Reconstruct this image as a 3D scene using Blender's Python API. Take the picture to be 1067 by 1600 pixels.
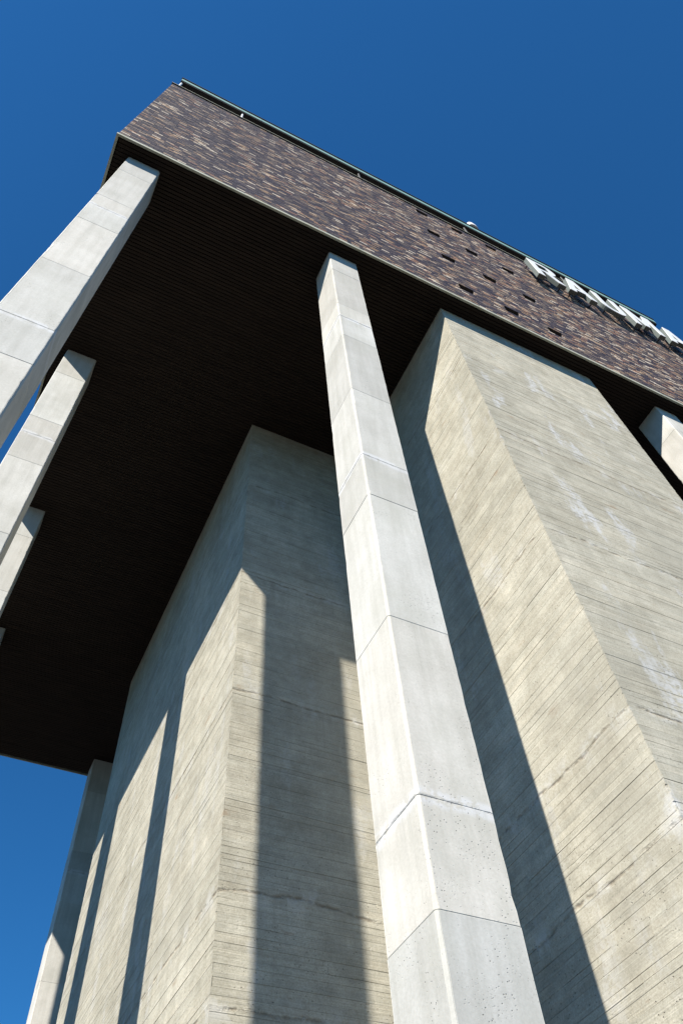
import bpy, bmesh, math, random
import numpy as np
from mathutils import Matrix, Vector

for o in list(bpy.data.objects):
    bpy.data.objects.remove(o)
S = bpy.context.scene
COL = S.collection
rng = random.Random(11)

# ------------------------------------------------------------------ camera
RW = [[0.8977526828360952, -0.4365171893219232, -0.059100455895720015],
      [0.33326830653141964, 0.7608040877137981, -0.5568746501499734],
      [0.28804922551930856, 0.480239402323949, 0.8284912553149024]]
cam_d = bpy.data.cameras.new('camera')
cam = bpy.data.objects.new('camera', cam_d)
COL.objects.link(cam)
r, d, f = (Vector(v) for v in RW)
cam.matrix_world = Matrix(((r.x, -d.x, -f.x, 2.0573), (r.y, -d.y, -f.y, -3.9532), (r.z, -d.z, -f.z, 1.6), (0, 0, 0, 1)))
cam_d.sensor_fit = 'VERTICAL'
cam_d.sensor_height = 36.0
cam_d.sensor_width = 24.0
cam_d.lens = 1235.64 / 1600 * 36
cam_d.clip_start = 0.05
cam_d.clip_end = 6000
S.camera = cam

# ------------------------------------------------------------------ sky, sun, exposure
SUN = Vector((-1.2803, -1.0, 1.4993)).normalized()      # towards the sun
EL = math.asin(SUN.z)
W = bpy.data.worlds.new('World')
S.world = W
W.use_nodes = True
wn = W.node_tree
wn.nodes.clear()
wo = wn.nodes.new('ShaderNodeOutputWorld')
bg = wn.nodes.new('ShaderNodeBackground')
sky = wn.nodes.new('ShaderNodeTexSky')
sky.sky_type = 'NISHITA'
sky.sun_disc = False
sky.sun_elevation = EL
sky.sun_rotation = math.atan2(SUN.x, SUN.y)
sky.altitude = 200
sky.air_density = 1.0
sky.dust_density = 0.0
sky.ozone_density = 3.0
bg.inputs['Strength'].default_value = 0.0555
tint = wn.nodes.new('ShaderNodeMix')          # clear, deep-blue summer air: one even tint for the whole sky
tint.data_type = 'RGBA'
tint.blend_type = 'MULTIPLY'
tint.inputs[0].default_value = 1.0
tint.inputs[7].default_value = (0.26, 0.90, 1.36, 1.0)
wn.links.new(sky.outputs[0], tint.inputs[6])
wn.links.new(tint.outputs[2], bg.inputs['Color'])
wn.links.new(bg.outputs[0], wo.inputs['Surface'])

sl = bpy.data.lights.new('sun', 'SUN')
sl.energy = 5.0
sl.angle = math.radians(0.53)
sl.color = (1.0, 0.945, 0.85)
so = bpy.data.objects.new('sun', sl)
COL.objects.link(so)
so.rotation_euler = SUN.to_track_quat('Z', 'Y').to_euler()
so.location = (-30, -25, 60)

S.view_settings.view_transform = 'Standard'
S.view_settings.look = 'None'
S.view_settings.gamma = 1.0
S.view_settings.use_curve_mapping = False
S.view_settings.exposure = 0.96

# ------------------------------------------------------------------ helpers
def tag(o, label=None, cat=None, group=None, kind=None):
    if label: o['label'] = label
    if cat: o['category'] = cat
    if group: o['group'] = group
    if kind: o['kind'] = kind
    return o

def empty(name, loc=(0, 0, 0)):
    o = bpy.data.objects.new(name, None)
    o.empty_display_size = 0.3
    o.location = loc
    COL.objects.link(o)
    return o

def link(name, me, mat, parent=None, loc=None):
    if mat and not me.materials:
        me.materials.append(mat)
    o = bpy.data.objects.new(name, me)
    COL.objects.link(o)
    if parent:
        o.parent = parent
    if loc:
        o.location = loc
    return o

class MB:
    """collects quads, with one colour for each face group"""
    def __init__(self):
        self.v, self.f, self.c = [], [], []
        self.col = (1, 1, 1, 1)
    def quad(self, a, b, c, d):
        n = len(self.v)
        self.v += [a, b, c, d]
        self.f.append((n, n + 1, n + 2, n + 3))
        self.c += [self.col] * 4
    def box(self, x0, x1, y0, y1, z0, z1, skip=''):
        n = len(self.v)
        self.v += [(x0, y0, z0), (x1, y0, z0), (x1, y1, z0), (x0, y1, z0), (x0, y0, z1), (x1, y0, z1), (x1, y1, z1), (x0, y1, z1)]
        F = {'b': (0, 3, 2, 1), 't': (4, 5, 6, 7), 'f': (0, 1, 5, 4), 'r': (1, 2, 6, 5), 'k': (2, 3, 7, 6), 'l': (3, 0, 4, 7)}
        for k, q in F.items():
            if k not in skip:
                self.f.append(tuple(n + i for i in q))
        self.c += [self.col] * 8
    def ring(self, rings):
        """closed loops of equal length stacked into a skin with end caps"""
        n0 = len(self.v)
        m = len(rings[0])
        for rg in rings:
            self.v += rg
            self.c += [self.col] * m
        for k in range(len(rings) - 1):
            for i in range(m):
                a = n0 + k * m + i
                b = n0 + k * m + (i + 1) % m
                self.f.append((a, b, b + m, a + m))
        self.f.append(tuple(n0 + i for i in reversed(range(m))))
        self.f.append(tuple(n0 + (len(rings) - 1) * m + i for i in range(m)))
    def mesh(self, name):
        me = bpy.data.meshes.new(name)
        me.from_pydata(self.v, [], self.f)
        at = me.color_attributes.new('tone', 'FLOAT_COLOR', 'POINT')
        at.data.foreach_set('color', np.array(self.c, dtype=np.float32).ravel())
        me.update()
        return me
    def build(self, name, mat, parent=None, loc=None):
        return link(name, self.mesh(name), mat, parent, loc)

# ------------------------------------------------------------------ materials
def new_mat(name):
    m = bpy.data.materials.new(name)
    m.use_nodes = True
    nt = m.node_tree
    b = nt.nodes['Principled BSDF']
    return m, nt, b

class NT:
    """short hand for wiring nodes"""
    def __init__(self, nt): self.nt = nt
    def n(self, t, **k):
        x = self.nt.nodes.new(t)
        for a, v in k.items():
            setattr(x, a, v)
        return x
    def l(self, a, b): self.nt.links.new(a, b)
    def val(self, x, sock):
        if isinstance(x, (int, float)): sock.default_value = x
        elif isinstance(x, tuple): sock.default_value = x
        else: self.l(x, sock)
    def math(self, op, a, b=0.0, c=0.0, clamp=False):
        x = self.n('ShaderNodeMath', operation=op, use_clamp=clamp)
        self.val(a, x.inputs[0]); self.val(b, x.inputs[1]); self.val(c, x.inputs[2])
        return x.outputs[0]
    def mapr(self, v, a, b, c=0.0, d=1.0):
        x = self.n('ShaderNodeMapRange')
        self.val(v, x.inputs[0])
        for i, q in enumerate((a, b, c, d)): self.val(q, x.inputs[i + 1])
        return x.outputs[0]
    def pos(self):
        return self.n('ShaderNodeNewGeometry').outputs['Position']
    def scale(self, v, s, off=(0, 0, 0)):
        x = self.n('ShaderNodeMapping')
        x.inputs['Scale'].default_value = s
        x.inputs['Location'].default_value = off
        self.l(v, x.inputs['Vector'])
        return x.outputs[0]
    def noise(self, v, sc, det=4, rough=0.55, dist=0.0):
        x = self.n('ShaderNodeTexNoise')
        self.l(v, x.inputs['Vector'])
        x.inputs['Scale'].default_value = sc
        x.inputs['Detail'].default_value = det
        x.inputs['Roughness'].default_value = rough
        x.inputs['Distortion'].default_value = dist
        return x.outputs['Fac']
    def voro(self, v, sc):
        x = self.n('ShaderNodeTexVoronoi')
        self.l(v, x.inputs['Vector'])
        x.inputs['Scale'].default_value = sc
        return x
    def mix(self, f, a, b, mode='MIX'):
        x = self.n('ShaderNodeMix', data_type='RGBA', blend_type=mode)
        self.val(f, x.inputs[0]); self.val(a, x.inputs[6]); self.val(b, x.inputs[7])
        return x.outputs[2]
    def bump(self, h, dist, strength=1.0, nrm=None):
        x = self.n('ShaderNodeBump')
        x.inputs['Strength'].default_value = strength
        x.inputs['Distance'].default_value = dist
        self.l(h, x.inputs['Height'])
        if nrm: self.l(nrm, x.inputs['Normal'])
        return x.outputs[0]

def joints(q, p, levels, wob, sc):
    """distance from wavering horizontal joint levels"""
    z = q.n('ShaderNodeSeparateXYZ'); q.l(p, z.inputs[0])
    w = q.noise(q.scale(p, (1, 1, .25)), sc, 5, .6)
    zz = q.math('ADD', z.outputs['Z'], q.math('MULTIPLY', q.math('SUBTRACT', w, .5), wob))
    best = None
    for L in levels:
        dd = q.math('SUBTRACT', zz, L)
        a = q.math('ABSOLUTE', dd)
        best = a if best is None else q.math('MINIMUM', best, a)
    return best

def runs(q, p, levels, length):
    """rain runs: strongest just below each joint level, fading downwards in streaks"""
    z = q.n('ShaderNodeSeparateXYZ'); q.l(p, z.inputs[0])
    best = None
    for L in levels:
        dd = q.math('SUBTRACT', L, z.outputs['Z'])
        a = q.math('MULTIPLY', q.mapr(dd, 0, length, 1, 0), q.math('GREATER_THAN', dd, 0.0))
        best = a if best is None else q.math('MAXIMUM', best, a)
    st = q.noise(q.scale(p, (7, 7, .35)), 1.0, 5, .65)
    st2 = q.noise(q.scale(p, (24, 24, .8)), 1.0, 3, .6)
    m = q.math('ADD', q.math('MULTIPLY', st, .7), q.math('MULTIPLY', st2, .3))
    return q.math('MULTIPLY', best, q.mapr(m, .48, .62))

def rgba(c): return (c[0], c[1], c[2], 1.0)

LIFTS = [17.05, 13.75, 10.75, 7.35, 5.95, 3.6]
def mat_board():
    m, nt, b = new_mat('board_marked_concrete')
    q = NT(nt)
    p = q.pos()
    at = q.n('ShaderNodeAttribute', attribute_name='tone')
    big = q.noise(p, .55, 5, .6)
    col = q.mix(q.mapr(big, .32, .68), rgba((.395, .371, .305)), rgba((.52, .492, .415)))
    # wood grain pressed into the surface
    grain = q.noise(q.scale(p, (.8, .8, 34)), 1.0, 6, .65)
    grain2 = q.noise(q.scale(p, (1.6, 1.6, 90)), 1.0, 3, .6)
    g = q.math('ADD', q.math('MULTIPLY', grain, .65), q.math('MULTIPLY', grain2, .35))
    col = q.mix(1.0, col, q.mix(q.mapr(g, .36, .64), rgba((.83, .83, .82)), rgba((1.07, 1.065, 1.055))), 'MULTIPLY')
    # grooves between boards are darkened in broken stretches
    brk = q.noise(q.scale(p, (1.1, 1.1, 5.0)), 1.0, 5, .68)
    gro = q.math('SUBTRACT', 1.0, at.outputs['Alpha'])
    ln = q.math('MULTIPLY', gro, q.mapr(brk, .47, .64, .0, 1.0))
    col = q.mix(1.0, col, at.outputs['Color'], 'MULTIPLY')
    col = q.mix(q.math('MULTIPLY', ln, .6), col, rgba((.13, .115, .085)))
    fs = q.noise(p, 48, 4, .75)
    col = q.mix(1.0, col, q.mix(q.mapr(fs, .3, .6), rgba((.74, .73, .70)), rgba((1.06, 1.06, 1.06))), 'MULTIPLY')
    mo = q.noise(p, 3.2, 6, .7)
    col = q.mix(1.0, col, q.mix(q.mapr(mo, .3, .7), rgba((.78, .775, .755)), rgba((1.13, 1.13, 1.13))), 'MULTIPLY')
    # pale grey repair and lime patches, drawn out downwards
    pt = q.noise(q.scale(p, (2.0, 2.0, .55), (3.1, 1.7, .4)), 1.0, 5, .58)
    pm = q.math('MULTIPLY', q.mapr(pt, .58, .65), q.mapr(q.noise(p, 14, 3), .35, .55))
    sy = q.n('ShaderNodeSeparateXYZ'); q.l(p, sy.inputs[0])      # the weathered front of the right shaft has most of it
    col = q.mix(q.math('MULTIPLY', pm, q.mapr(sy.outputs['Y'], .42, .60, .8, .3)), col, rgba((.52, .52, .52)))
    # rusty and brown marks
    br = q.noise(q.scale(p, (1.5, 1.5, 3.4), (9.1, 4.2, 2.0)), 1.0, 5, .6)
    col = q.mix(q.math('MULTIPLY', q.mapr(br, .66, .74), .5), col, rgba((.26, .17, .10)))
    gy = q.noise(q.scale(p, (.5, .5, .35), (5, 2, 7)), 1.0, 5, .62)
    col = q.mix(q.math('MULTIPLY', q.mapr(gy, .48, .70), .5), col, rgba((.30, .285, .235)))
    # ragged day joints
    jd = joints(q, p, LIFTS, .34, .9)
    jn = q.noise(p, 5, 5, .7)
    jm = q.math('MULTIPLY', q.mapr(jd, .035, .006), q.mapr(jn, .42, .58))
    col = q.mix(q.math('MULTIPLY', jm, .7), col, rgba((.16, .125, .085)))
    jw = q.math('MULTIPLY', q.mapr(jd, .22, .05), q.mapr(q.noise(p, 2.3, 5, .7), .52, .62))
    col = q.mix(q.math('MULTIPLY', jw, .5), col, rgba((.52, .51, .48)))
    rn = runs(q, p, LIFTS, 1.6)
    col = q.mix(q.math('MULTIPLY', rn, .30), col, rgba((.24, .22, .17)))
    # blow holes
    v = q.voro(q.scale(p, (1, 1, 1.2)), 17)
    hm = q.math('MULTIPLY', q.mapr(v.outputs['Distance'], .16, .07), q.mapr(q.noise(p, 1.9, 4), .42, .56))
    col = q.mix(q.math('MULTIPLY', hm, .7), col, rgba((.09, .08, .065)))
    q.l(col, b.inputs['Base Color'])
    b.inputs['Roughness'].default_value = .92
    b.inputs['Specular IOR Level'].default_value = .2
    h = q.math('SUBTRACT', q.math('ADD', q.math('MULTIPLY', g, .8), q.math('MULTIPLY', q.noise(p, 60, 3), .25)), q.math('ADD', q.math('MULTIPLY', ln, .6), q.math('ADD', hm, jm)))
    q.l(q.bump(h, .009, .9), b.inputs['Normal'])
    return m

def mat_column():
    m, nt, b = new_mat('smooth_pale_concrete')
    q = NT(nt)
    p = q.pos()
    at = q.n('ShaderNodeAttribute', attribute_name='tone')
    big = q.noise(p, 1.3, 5, .6)
    col = q.mix(q.mapr(big, .3, .7), rgba((.46, .448, .415)), rgba((.575, .563, .53)))
    st = q.noise(q.scale(p, (9, 9, .7)), 1.0, 5, .6)
    col = q.mix(1.0, col, q.mix(q.mapr(st, .3, .6), rgba((.90, .90, .885)), rgba((1.03, 1.03, 1.03))), 'MULTIPLY')
    fine = q.noise(p, 38, 4, .65)
    col = q.mix(1.0, col, q.mix(q.mapr(fine, .3, .7), rgba((.9, .9, .89)), rgba((1.04, 1.04, 1.04))), 'MULTIPLY')
    col = q.mix(1.0, col, at.outputs['Color'], 'MULTIPLY')
    dm = q.noise(q.scale(p, (1.1, 1.1, .8), (2, 6, 1)), 1.0, 6, .66)
    col = q.mix(q.math('MULTIPLY', q.mapr(dm, .48, .68), .5), col, rgba((.385, .378, .328)))
    # pour breaks : dark ragged seam with lime above and below it
    jd = joints(q, p, [15.79, 10.59, 5.36], .10, 2.0)
    jn = q.noise(p, 7, 5, .7)
    lm = q.math('MULTIPLY', q.mapr(jd, .10, .05), q.mapr(jn, .42, .50))
    col = q.mix(q.math('MULTIPLY', lm, .6), col, rgba((.60, .605, .62)))
    jm = q.math('MULTIPLY', q.mapr(jd, .022, .004), q.mapr(q.noise(p, 11, 4, .7), .4, .55))
    col = q.mix(q.math('MULTIPLY', jm, .65), col, rgba((.25, .245, .23)))
    rn = runs(q, p, [18.62, 15.79, 14.83, 10.59, 7.41, 5.36, 4.46], 1.1)
    col = q.mix(q.math('MULTIPLY', rn, .34), col, rgba((.32, .312, .28)))
    # pinholes, a few of them larger
    v = q.voro(p, 30)
    hm = q.math('MULTIPLY', q.mapr(v.outputs['Distance'], .18, .09), q.mapr(q.noise(q.scale(p, (1, 1, .6)), 2.4, 3), .52, .62))
    v2 = q.voro(q.scale(p, (1.5, 1.5, .9)), 44)
    hm2 = q.math('MULTIPLY', q.mapr(v2.outputs['Distance'], .14, .08), q.mapr(q.noise(p, 3.1, 3), .5, .6))
    hh = q.math('MAXIMUM', hm, hm2)
    col = q.mix(q.math('MULTIPLY', hh, .75), col, rgba((.12, .115, .105)))
    q.l(col, b.inputs['Base Color'])
    b.inputs['Roughness'].default_value = .85
    b.inputs['Specular IOR Level'].default_value = .25
    h = q.math('SUBTRACT', q.math('MULTIPLY', fine, .3), q.math('ADD', hh, q.math('MULTIPLY', jm, .8)))
    q.l(q.bump(h, .004, .7), b.inputs['Normal'])
    return m

def mat_brick():
    m, nt, b = new_mat('clinker_brick')
    q = NT(nt)
    p = q.pos()
    at = q.n('ShaderNodeAttribute', attribute_name='tone')
    nz = q.noise(p, 22, 4, .65)
    col = q.mix(1.0, at.outputs['Color'], q.mix(q.mapr(nz, .3, .7), rgba((.72, .72, .74)), rgba((1.2, 1.18, 1.15))), 'MULTIPLY')
    q.l(col, b.inputs['Base Color'])
    b.inputs['Roughness'].default_value = .65
    b.inputs['Specular IOR Level'].default_value = .2
    q.l(q.bump(nz, .004, .5), b.inputs['Normal'])
    return m

def mat_noise(name, c0, c1, sc, rough=.8, spec=.3, bump=0, metal=0.0, stretch=(1, 1, 1)):
    m, nt, b = new_mat(name)
    q = NT(nt)
    p = q.pos()
    nz = q.noise(q.scale(p, stretch), sc, 5, .6)
    q.l(q.mix(q.mapr(nz, .3, .7), rgba(c0), rgba(c1)), b.inputs['Base Color'])
    b.inputs['Roughness'].default_value = rough
    b.inputs['Specular IOR Level'].default_value = spec
    b.inputs['Metallic'].default_value = metal
    if bump:
        q.l(q.bump(nz, bump, .6), b.inputs['Normal'])
    return m

def mat_far_brick():
    m, nt, b = new_mat('brick_side_walls')
    q = NT(nt)
    p = q.pos()
    s = q.n('ShaderNodeSeparateXYZ'); q.l(p, s.inputs[0])
    c = q.n('ShaderNodeCombineXYZ')
    q.l(q.math('ADD', s.outputs['X'], s.outputs['Y']), c.inputs[0]); q.l(s.outputs['Z'], c.inputs[1])
    t = q.n('ShaderNodeTexBrick')
    q.l(c.outputs[0], t.inputs['Vector'])
    t.inputs['Scale'].default_value = 1.0
    t.inputs['Brick Width'].default_value = .21
    t.inputs['Row Height'].default_value = .07
    t.inputs['Mortar Size'].default_value = .005
    t.inputs['Color1'].default_value = (.07, .065, .085, 1)
    t.inputs['Color2'].default_value = (.25, .17, .11, 1)
    t.inputs['Mortar'].default_value = (.36, .35, .33, 1)
    t.inputs['Bias'].default_value = -.35
    q.l(t.outputs['Color'], b.inputs['Base Color'])
    b.inputs['Roughness'].default_value = .6
    return m

M_BOARD = mat_board()
M_COL = mat_column()
M_BRICK = mat_brick()
M_FARBRICK = mat_far_brick()
M_MORTAR = mat_noise('mortar', (.33, .31, .30), (.44, .42, .40), 30, .95, .1, .003)
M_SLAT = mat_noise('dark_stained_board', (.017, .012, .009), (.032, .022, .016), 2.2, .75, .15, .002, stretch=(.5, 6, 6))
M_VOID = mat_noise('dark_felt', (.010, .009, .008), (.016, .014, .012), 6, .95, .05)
M_TRIM = mat_noise('weathered_zinc', (.30, .30, .22), (.44, .44, .36), 4, .6, .4, .001)
M_COPPER = mat_noise('patinated_copper', (.15, .27, .25), (.22, .35, .32), 3, .6, .35, .001)
M_DARKMETAL = mat_noise('dark_painted_metal', (.018, .018, .018), (.035, .033, .03), 5, .55, .35)
M_WHITE = mat_noise('white_enamel', (.72, .73, .72), (.80, .80, .79), 5, .4, .45)
M_GREY = mat_noise('grey_enamel', (.10, .12, .11), (.14, .16, .15), 5, .5, .4)
M_GROUND = mat_noise('asphalt', (.04, .04, .04), (.06, .06, .058), 1.3, .92, .2, .006)
M_PAVE = mat_noise('concrete_paving', (.05, .05, .05), (.08, .08, .078), 2.5, .9, .2, .004)

# ------------------------------------------------------------------ ground
H = 19.862
bm = MB()
bm.quad((-2500, -2500, 0), (2500, -2500, 0), (2500, 2500, 0), (-2500, 2500, 0))
tag(bm.build('ground', M_GROUND), kind='structure')
bm = MB()
bm.box(-3.0, 26.0, -2.2, 22.5, -.05, .12, skip='b')
tag(bm.build('pavement', M_PAVE), kind='structure')

# ------------------------------------------------------------------ the brick block on top
LX, D, HF = 24.0, 20.22, 9.80
Z0, Z1 = H + .13, H + HF
bld = empty('brick_building', (0, 0, H))
bld_inv = Vector((0, 0, -H))
tag(bld, 'windowless upper storey clad in dark mottled clinker bricks, carried high on columns', 'building')
BL = (0, 0, -H)     # parts are modelled in world coordinates and hung below the empty

BLK, CRS, GAP = .21, .07, .013
VX = [8.8, 10.18, 11.55]
VZ = [21.12, 23.82, 26.5, 29.08]
VW, VH = .46, 5 * CRS
vents = []
for z in VZ:
    for x in VX:
        k = round((z - Z0) / CRS - 2.5)
        vents.append((x - VW / 2, x + VW / 2, Z0 + k * CRS, Z0 + k * CRS + VH))

# front wall sheet (mortar) with the vent holes left open
xs = sorted({0.0, LX} | {round(v[0], 4) for v in vents} | {round(v[1], 4) for v in vents})
zs = sorted({Z0, Z1} | {round(v[2], 4) for v in vents} | {round(v[3], 4) for v in vents})
bm = MB()
YM = .009
for i in range(len(xs) - 1):
    for j in range(len(zs) - 1):
        cx, cz = (xs[i] + xs[i + 1]) / 2, (zs[j] + zs[j + 1]) / 2
        if any(v[0] < cx < v[1] and v[2] < cz < v[3] for v in vents):
            continue
        bm.quad((xs[i], YM, zs[j]), (xs[i + 1], YM, zs[j]), (xs[i + 1], YM, zs[j + 1]), (xs[i], YM, zs[j + 1]))
bm.build('mortar_bed', M_MORTAR, bld, BL)
bm = MB()
bm.box(YM, LX, YM + .001, D - .02, Z0, Z1, skip='fb')
bm.build('side_wall', M_FARBRICK, bld, BL)
for v in vents:
    bm = MB()
    y1 = .26
    bm.quad((v[0], YM, v[2]), (v[0], y1, v[2]), (v[0], y1, v[3]), (v[0], YM, v[3]))
    bm.quad((v[1], y1, v[2]), (v[1], YM, v[2]), (v[1], YM, v[3]), (v[1], y1, v[3]))
    bm.quad((v[0], YM, v[3]), (v[0], y1, v[3]), (v[1], y1, v[3]), (v[1], YM, v[3]))
    bm.quad((v[0], y1, v[2]), (v[0], YM, v[2]), (v[1], YM, v[2]), (v[1], y1, v[2]))
    bm.quad((v[0], y1, v[2]), (v[1], y1, v[2]), (v[1], y1, v[3]), (v[0], y1, v[3]))
    vo = bm.build('vent_opening', M_FARBRICK, bld, BL)
    bm = MB()
    bm.box(v[0] + .01, v[1] - .01, -.02, .12, v[3] - .022, v[3] - .006)
    bm.build('lintel', M_DARKMETAL, vo)

# bricks
PAL = [((.046, .038, .050), 26), ((.058, .047, .058), 24), ((.034, .031, .043), 16), ((.080, .062, .064), 18),
       ((.125, .102, .090), 12), ((.19, .145, .115), 8), ((.30, .195, .12), 6), ((.40, .305, .22), 4.5), ((.28, .15, .10), 3), ((.58, .50, .40), 4)]
def wave(x, z, s):
    return math.sin(x * 1.3 * s + 1.7 * math.sin(z * .9 * s + .4)) * .5 + math.sin(z * 2.1 * s + x * .7 * s + 1.1) * .5
def pick(x, z):
    w = wave(x, z, 1.0) * .5 + wave(x + 3, z - 5, 2.3) * .5
    warm = .85 + .28 * w + .095 * x
    ws = [p[1] * (max(.15, warm) if i >= 4 else 1.0) for i, p in enumerate(PAL)]
    return rng.choices(range(len(PAL)), ws)[0]
rows = int((Z1 - Z0 - .02) / CRS)
field = MB()
part_mesh = {}
n_part = 0
for rI in range(rows):
    z0 = Z0 + rI * CRS + .003
    z1 = z0 + CRS - GAP
    x = 0.0
    shift = [0, .5, .25, .75][rI % 4] if (rI // 9) % 2 else [0, .5][rI % 2]
    first = BLK * (1 - shift) if shift else BLK
    while x < LX - .01:
        L = first if x == 0 else BLK
        L = min(L, LX - x)
        a, c = x + (0 if x == 0 else GAP / 2), x + L - GAP / 2
        x += L
        hit = [v for v in vents if a < v[1] and c > v[0] and z0 < v[3] - .01 and z1 > v[2] + .01]
        segs = [(a, c)]
        for v in hit:
            segs = []
            if a < v[0] - .02: segs.append((a, v[0]))
            if c > v[1] + .02: segs.append((v[1], c))
        for (a2, c2) in segs:
            k = pick(a2, z0)
            if rI < 10 and n_part < 300 and a2 < 30 * BLK and not hit:
                key = (round(c2 - a2, 3), k)
                if key not in part_mesh:
                    mb = MB()
                    mb.col = rgba(PAL[k][0])
                    mb.box(0, c2 - a2, 0, .06, 0, z1 - z0, skip='k')
                    part_mesh[key] = mb.mesh('brick')
                o = link('brick', part_mesh[key], M_BRICK, bld, (a2, rng.uniform(-.003, .002), z0 - H))
                n_part += 1
            else:
                j = rng.uniform(.86, 1.14)
                cc = PAL[k][0]
                field.col = (cc[0] * j, cc[1] * j, cc[2] * j, 1)
                y = rng.uniform(-.003, .002)
                field.box(a2, c2, y, YM + .002, z0, z1, skip='k')
tag(field.build('brick_field', M_BRICK, bld, BL), kind='stuff')

# drip trim round the lower edge, soffit boards behind it
bm = MB(); bm.box(-.02, LX, -.02, .03, H + .02, Z0 - .002)
bm.build('edge_trim', M_TRIM, bld, BL)
bm = MB(); bm.box(-.02, .03, .0305, D, H + .02, Z0 - .002)
bm.build('edge_trim', M_TRIM, bld, BL)
bm = MB(); bm.box(.0305, LX, D - .03, D, H + .02, Z0 - .002)
bm.build('edge_trim', M_TRIM, bld, BL)
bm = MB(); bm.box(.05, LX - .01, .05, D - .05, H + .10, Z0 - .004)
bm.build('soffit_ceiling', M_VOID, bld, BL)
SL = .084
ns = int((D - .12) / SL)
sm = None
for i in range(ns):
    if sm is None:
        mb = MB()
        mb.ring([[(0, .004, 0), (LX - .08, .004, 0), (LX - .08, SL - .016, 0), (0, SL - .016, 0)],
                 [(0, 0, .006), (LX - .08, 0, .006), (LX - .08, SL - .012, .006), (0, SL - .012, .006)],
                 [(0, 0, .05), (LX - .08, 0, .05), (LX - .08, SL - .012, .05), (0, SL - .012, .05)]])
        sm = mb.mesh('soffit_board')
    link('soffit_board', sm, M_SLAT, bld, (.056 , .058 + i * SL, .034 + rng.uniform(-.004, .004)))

# coping and raised roof slab
bm = MB(); bm.box(-.03, LX, -.03, .32, Z1 + .006, Z1 + .045)
bm.build('coping', M_DARKMETAL, bld, BL)
bm = MB(); bm.box(-.034, LX, -.034, -.0305, Z1 + .012, Z1 + .055)
bm.build('coping_edge', M_TRIM, bld, BL)
RX0, RX1, RY0, RZ0, RZ1 = .11, 19.85, -.02, 31.02, 31.52
roof = MB(); roof.box(RX0, RX1, RY0 + .02, D - .3, RZ0, RZ1 - .05)
roof = roof.build('roof', M_DARKMETAL, bld, BL)
px = RX0
for w in [2.83] + [2.85] * 6:
    x1 = min(px + w, RX1)
    if x1 - px < .1: break
    bm = MB(); bm.box(px + .004, x1 - .004, RY0, RY0 + .019, RZ0 + .10, RZ1 - .06)
    bm.build('fascia_panel', M_COPPER, roof)
    px = x1
bm = MB(); bm.box(RX0 - .02, RX1 + .02, RY0 - .03, 1.0, RZ1 - .049, RZ1 + .02)
bm.build('roof_flashing', M_DARKMETAL, roof)
for x in (.16, 2.28, 6.6, 10.9, 15.2, 19.4):
    bm = MB()
    bm.ring([[(x + .035 * math.cos(t * math.pi / 4), (.07) + .035 * math.sin(t * math.pi / 4), z) for t in range(8)] for z in (Z1 + .046, RZ0 - .001)])
    bm.build('post', M_WHITE if x < 3 else M_DARKMETAL, roof)  # sunlit posts at the left stay white, the rest coloured dark for shade

# ------------------------------------------------------------------ columns
CW, CH = .70, .018
CZ = [.12, 2.24, 4.46, 5.36, 7.41, 9.62, 10.59, 12.61, 14.83, 15.79, 16.46, 18.62, H + .03]
def ring8(w, dpt, z, ins, cs):
    a, b2 = ins, w - ins
    e, g = ins, dpt - ins
    n, k = .003, .003          # a fine seam on both sides of the chamfer
    def corner(x, y, sx, sy, c):  # from the face along x round to the face along y
        return [(x + sx * (c + 2 * n), y, z), (x + sx * (c + n), y + sy * k, z), (x + sx * c, y, z),
                (x, y + sy * c, z), (x + sx * k, y + sy * (c + n), z), (x, y + sy * (c + 2 * n), z)]
    return (corner(b2, e, -1, 1, cs[0]) + corner(b2, g, -1, -1, cs[1])[::-1] + corner(a, g, 1, -1, cs[2]) + corner(a, e, 1, 1, cs[3])[::-1])
def make_column(label, x, y, seed):
    rg = random.Random(seed)
    t = empty('concrete_pier', (x, y, .12))
    tag(t, label, 'column', 'tall concrete columns under the brick block')
    for i in range(len(CZ) - 1):
        z0, z1 = CZ[i], CZ[i + 1]
        j = rg.choice([.86, .92, .97, 1.0, 1.03, 1.05])
        wr = rg.uniform(-.012, .02)
        mb = MB(); mb.col = (j * (1 + wr), j, j * (1 - wr), 1)
        gv = .006
        o = rg.uniform(0, .0025)
        def cs():                       # worn, here and there chipped, arrises
            return [CH + rg.uniform(-.002, .003) + (rg.uniform(.003, .012) if rg.random() < .05 else 0) for _ in range(4)]
        nz = max(2, int((z1 - z0) / .11))
        zz = [z0 + gv + (z1 - z0 - 2 * gv) * k / nz for k in range(nz + 1)]
        c0, c1 = cs(), cs()
        mb.ring([ring8(CW, .714, z0 - .12, gv, c0), ring8(CW, .714, zz[0] - .12, o, c0)]
                + [ring8(CW, .714, z - .12, o, cs()) for z in zz[1:-1]]
                + [ring8(CW, .714, zz[-1] - .12, o, c1), ring8(CW, .714, z1 - .12, gv, c1)])
        mb.build('concrete_panel', M_COL, t)
    return t
cols = [
    ('pale concrete corner column, largest at the left edge, front face in sun', .334, .316),
    ('pale column behind the corner column with slanting shadow across its top', .334, 5.047),
    ('third pale column back along the left side, partly hidden by the second', .334, 9.863),
    ('farthest column of the left row, only its top corner shows under the dark soffit', .334, 14.478),
    ('tall white concrete column in the foreground centre with both faces sunlit', 5.02, .316),
    ('white column at the right edge beyond the broad concrete shaft', 14.50, .316),
    ('shaded concrete column at the rear, left of the board-marked shaft, against blue sky', 5.10, 19.25),
]
for i, (lb, x, y) in enumerate(cols):
    make_column(lb, x, y, 40 + i)

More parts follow.
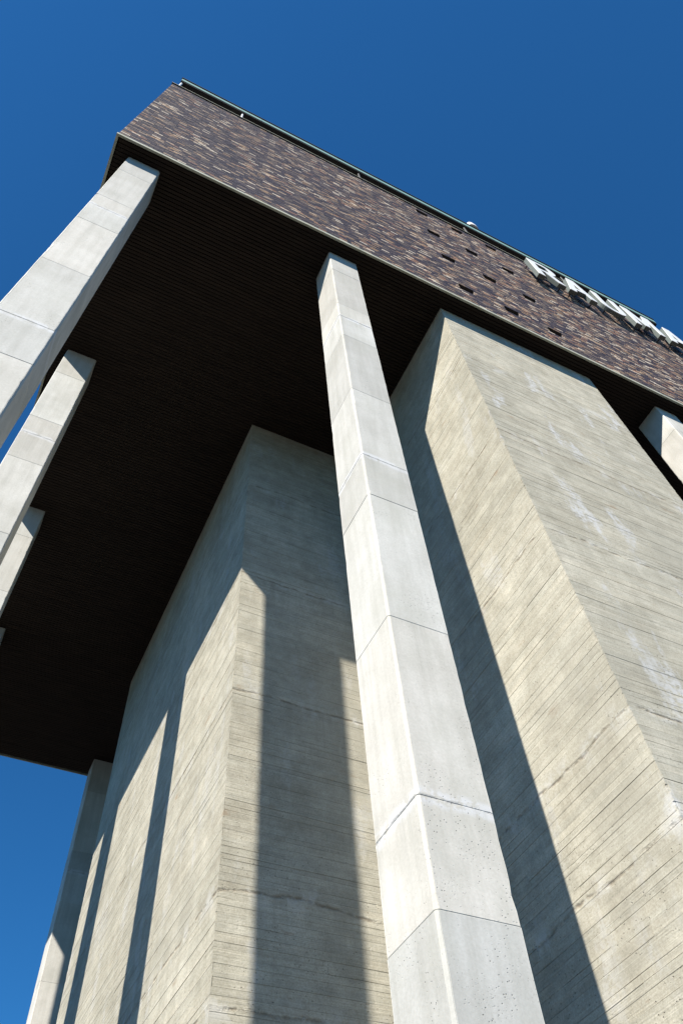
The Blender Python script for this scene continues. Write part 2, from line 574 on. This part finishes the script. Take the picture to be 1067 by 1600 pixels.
# ------------------------------------------------------------------ board-marked concrete shafts
def board_rows(z0, z1, rg):
    z, out = z0, []
    while z < z1 - .03:
        h = rg.choice([.07, .085, .095, .10, .11, .12])
        if z + h > z1 - .05: h = z1 - z
        out.append((z, z + h))
        z += h
    return out
def make_shaft(label, x0, x1, y0, y1, seed):
    rg = random.Random(seed)
    t = empty('concrete_shaft', ((x0 + x1) / 2, (y0 + y1) / 2, .12))
    tag(t, label, 'concrete shaft', 'board-marked concrete shafts under the brick block')
    off = (-(x0 + x1) / 2, -(y0 + y1) / 2, -.12)
    lv = [.12] + sorted(LIFTS) + [H + .03]
    for a, b in zip(lv[:-1], lv[1:]):
        mb = MB()
        mb.col = (.95, .95, .95, 0)
        e = .007
        mb.box(x0 + e, x1 - e, y0 + e, y1 - e, a, b, skip='bt')
        lt = rg.uniform(.93, 1.06)
        for (z0, z1) in board_rows(a, b, rg):
            for side in 'flrk':
                hor = side in 'fk'
                s0, s1 = (x0, x1) if hor else (y0, y1)
                cuts = [s0]
                c = s0 + rg.uniform(.6, 4.5)
                while c < s1 - .4:
                    cuts.append(c); c += rg.uniform(2.2, 4.6)
                cuts.append(s1)
                for u0, u1 in zip(cuts[:-1], cuts[1:]):
                    if rg.random() < .30: o = rg.uniform(.0, .003)
                    else: o = rg.uniform(.001, .0045)
                    j = lt * rg.uniform(.93, 1.04)
                    w = rg.uniform(-.008, .012)
                    mb.col = (j * (1 + w), j, j * (1 - w), 1)
                    g0 = rg.choice([.0, .0, .0003, .0006, .001, .0015, .002, .003, .005]); g1 = rg.choice([-.001, 0, .0005, .001])
                    # the arris is chipped : board ends stop short by a few millimetres
                    q0 = u0 + (rg.choice([-.001, 0, .004, .008, .016, .032])*rg.random() if u0 == s0 else .001)
                    q1 = u1 - (rg.choice([-.001, 0, .004, .008, .016, .032])*rg.random() if u1 == s1 else .001)
                    # ragged board edges : the strip is drawn in short lengths with wandering edges
                    n = max(2, int((q1 - q0) / .45))
                    tl = rg.uniform(-.006, .006)
                    us = [q0 + (q1 - q0) * k / n for k in range(n + 1)]
                    lo = [z0 + g0 + tl * k / n + rg.uniform(-.0025, .003) for k in range(n + 1)]
                    hi = [z1 - g1 + tl * k / n + rg.uniform(-.003, .0025) for k in range(n + 1)]
                    fo, bo = -.004 + o, -(e + .004)
                    def P(u, z, dd):
                        if side == 'f': return (u, y0 - dd, z)
                        if side == 'k': return (u, y1 + dd, z)
                        if side == 'l': return (x0 - dd, u, z)
                        return (x1 + dd, u, z)
                    flip = side in 'kl'
                    def Q(a_, b_, c_, d_):
                        mb.quad(*((d_, c_, b_, a_) if flip else (a_, b_, c_, d_)))
                    for k in range(n):
                        A, B = us[k], us[k + 1]
                        Q(P(A, lo[k], fo), P(B, lo[k + 1], fo), P(B, hi[k + 1], fo), P(A, hi[k], fo))
                        Q(P(A, lo[k], bo), P(B, lo[k + 1], bo), P(B, lo[k + 1], fo), P(A, lo[k], fo))
                        Q(P(A, hi[k], fo), P(B, hi[k + 1], fo), P(B, hi[k + 1], bo), P(A, hi[k], bo))
                    Q(P(us[0], lo[0], bo), P(us[0], lo[0], fo), P(us[0], hi[0], fo), P(us[0], hi[0], bo))
                    Q(P(us[-1], lo[-1], fo), P(us[-1], lo[-1], bo), P(us[-1], hi[-1], bo), P(us[-1], hi[-1], fo))
        mb.build('concrete_lift', M_BOARD, t, off)
    return t
make_shaft('board-marked concrete shaft left of centre, streaked by column shadows', 5.114, 9.5, 5.128, 15.23, 5)
make_shaft('broad sunlit board-marked concrete shaft filling the right side, pale patches on its front', 8.012, 12.42, .398, 4.81, 6)

# ------------------------------------------------------------------ letters on the facade
def letter(name, ch, splines, x, label, pegs):
    zb, yb = 27.0, -.15
    t = empty(name, (x, yb, zb))
    tag(t, label, 'sign letter', 'raised letters on the brick front')
    def solid(part, ext, y, mat):
        cu = bpy.data.curves.new(part, 'CURVE')
        cu.dimensions = '2D'; cu.fill_mode = 'BOTH'; cu.extrude = ext; cu.resolution_u = 1
        for pts in splines:
            sp = cu.splines.new('POLY')
            sp.points.add(len(pts) - 1)
            for k, (a, b) in enumerate(pts): sp.points[k].co = (a, b, 0, 1)
            sp.use_cyclic_u = True
        tmp = bpy.data.objects.new('tmp', cu)
        COL.objects.link(tmp)
        dg = bpy.context.evaluated_depsgraph_get()
        me = bpy.data.meshes.new_from_object(tmp.evaluated_get(dg))
        bpy.data.objects.remove(tmp)
        me.name = part
        for pg in me.polygons: pg.use_smooth = False
        me.transform(Matrix.Rotation(math.pi / 2, 4, 'X'))
        me.materials.clear()
        return link(part, me, mat, t, (0, y, 0))
    solid('letter_face', .008, -.15, M_WHITE)
    solid('letter_return', .07, -.0705, M_GREY)
    for (a, b) in pegs:
        mb = MB()
        mb.ring([[(a + .022 * math.cos(k * math.pi / 3), yy, b + .022 * math.sin(k * math.pi / 3)) for k in range(6)] for yy in (-.02, .16)])
        mb.build('peg', M_DARKMETAL, t)
def arc(cx, cy, rx, ry, a0, a1, n=12):
    return [(cx + rx * math.cos(math.radians(a0 + (a1 - a0) * i / n)), cy + ry * math.sin(math.radians(a0 + (a1 - a0) * i / n))) for i in range(n + 1)]
LH = 1.72
R_ = [[(0, 0), (.27, 0), (.27, .68), (.46, .68), (.80, 0), (1.10, 0), (.72, .76)] + arc(.58, 1.20, .44, .52, -66, 90) + [(0, LH)],
      [(.27, .90), (.27, 1.50), (.56, 1.50)] + arc(.56, 1.20, .21, .30, 85, -85, 8) + [(.56, .90)]]
A_ = [[(0, 0), (.28, 0), (.37, .36), (.77, .36), (.86, 0), (1.14, 0), (.73, LH), (.41, LH)],
      [(.42, .58), (.57, 1.34), (.72, .58)]]
U_ = [[(0, LH), (0, .58)] + arc(.52, .54, .52, .56, 180, 360, 16) + [(1.04, LH), (.78, LH), (.78, .58)] + arc(.52, .56, .26, .33, 360, 180, 12) + [(.26, LH)]]
M_ = [[(0, 0), (.25, 0), (.25, 1.16), (.54, .30), (.74, .30), (1.03, 1.16), (1.03, 0), (1.28, 0), (1.28, LH), (.96, LH), (.64, .78), (.32, LH), (0, LH)]]
letter('letter_r', 'R', R_, 12.70, 'white raised letter R, first of the sign on the brick front', [(.14, .12), (.14, 1.6), (.95, .08), (.4, .78)])
letter('letter_a', 'A', A_, 13.95, 'white raised letter A directly after the R on the brick front', [(.14, .1), (1.0, .1), (.57, 1.6)])
letter('letter_u', 'U', U_, 15.42, 'white raised letter U with rounded foot on the brick front', [(.13, 1.5), (.91, 1.5), (.2, .3), (.84, .3)])
letter('letter_m', 'M', M_, 16.74, 'white raised letter M below the end of the roof slab', [(.14, .1), (1.16, .1), (.14, 1.6), (1.16, 1.6)])
letter('letter_a', 'A', A_, 18.28, 'white raised letter A cut by the right edge of the picture', [(.14, .1), (1.0, .1), (.57, 1.6)])

# ------------------------------------------------------------------ white hood on the roof edge
t = empty('roof_antenna', (11.42, .02, RZ1 + .02))
tag(t, 'small white antenna hood peeking over the copper roof edge', 'antenna')
mb = MB()
def blob(s, z): return [(s * (.24 if k in (0, 1, 2, 3, 15, 14, 13) else .20) * math.cos(k * math.pi / 8), s * .12 * math.sin(k * math.pi / 8), z) for k in range(16)]
mb.ring([blob(1, .15), blob(1.02, .35), blob(.8, .58), blob(.5, .72), blob(.2, .80)])
mb.build('hood', M_WHITE, t)
mb = MB(); mb.box(-.03, .03, -.03, .03, 0, .27)
mb.build('bracket', M_DARKMETAL, t)
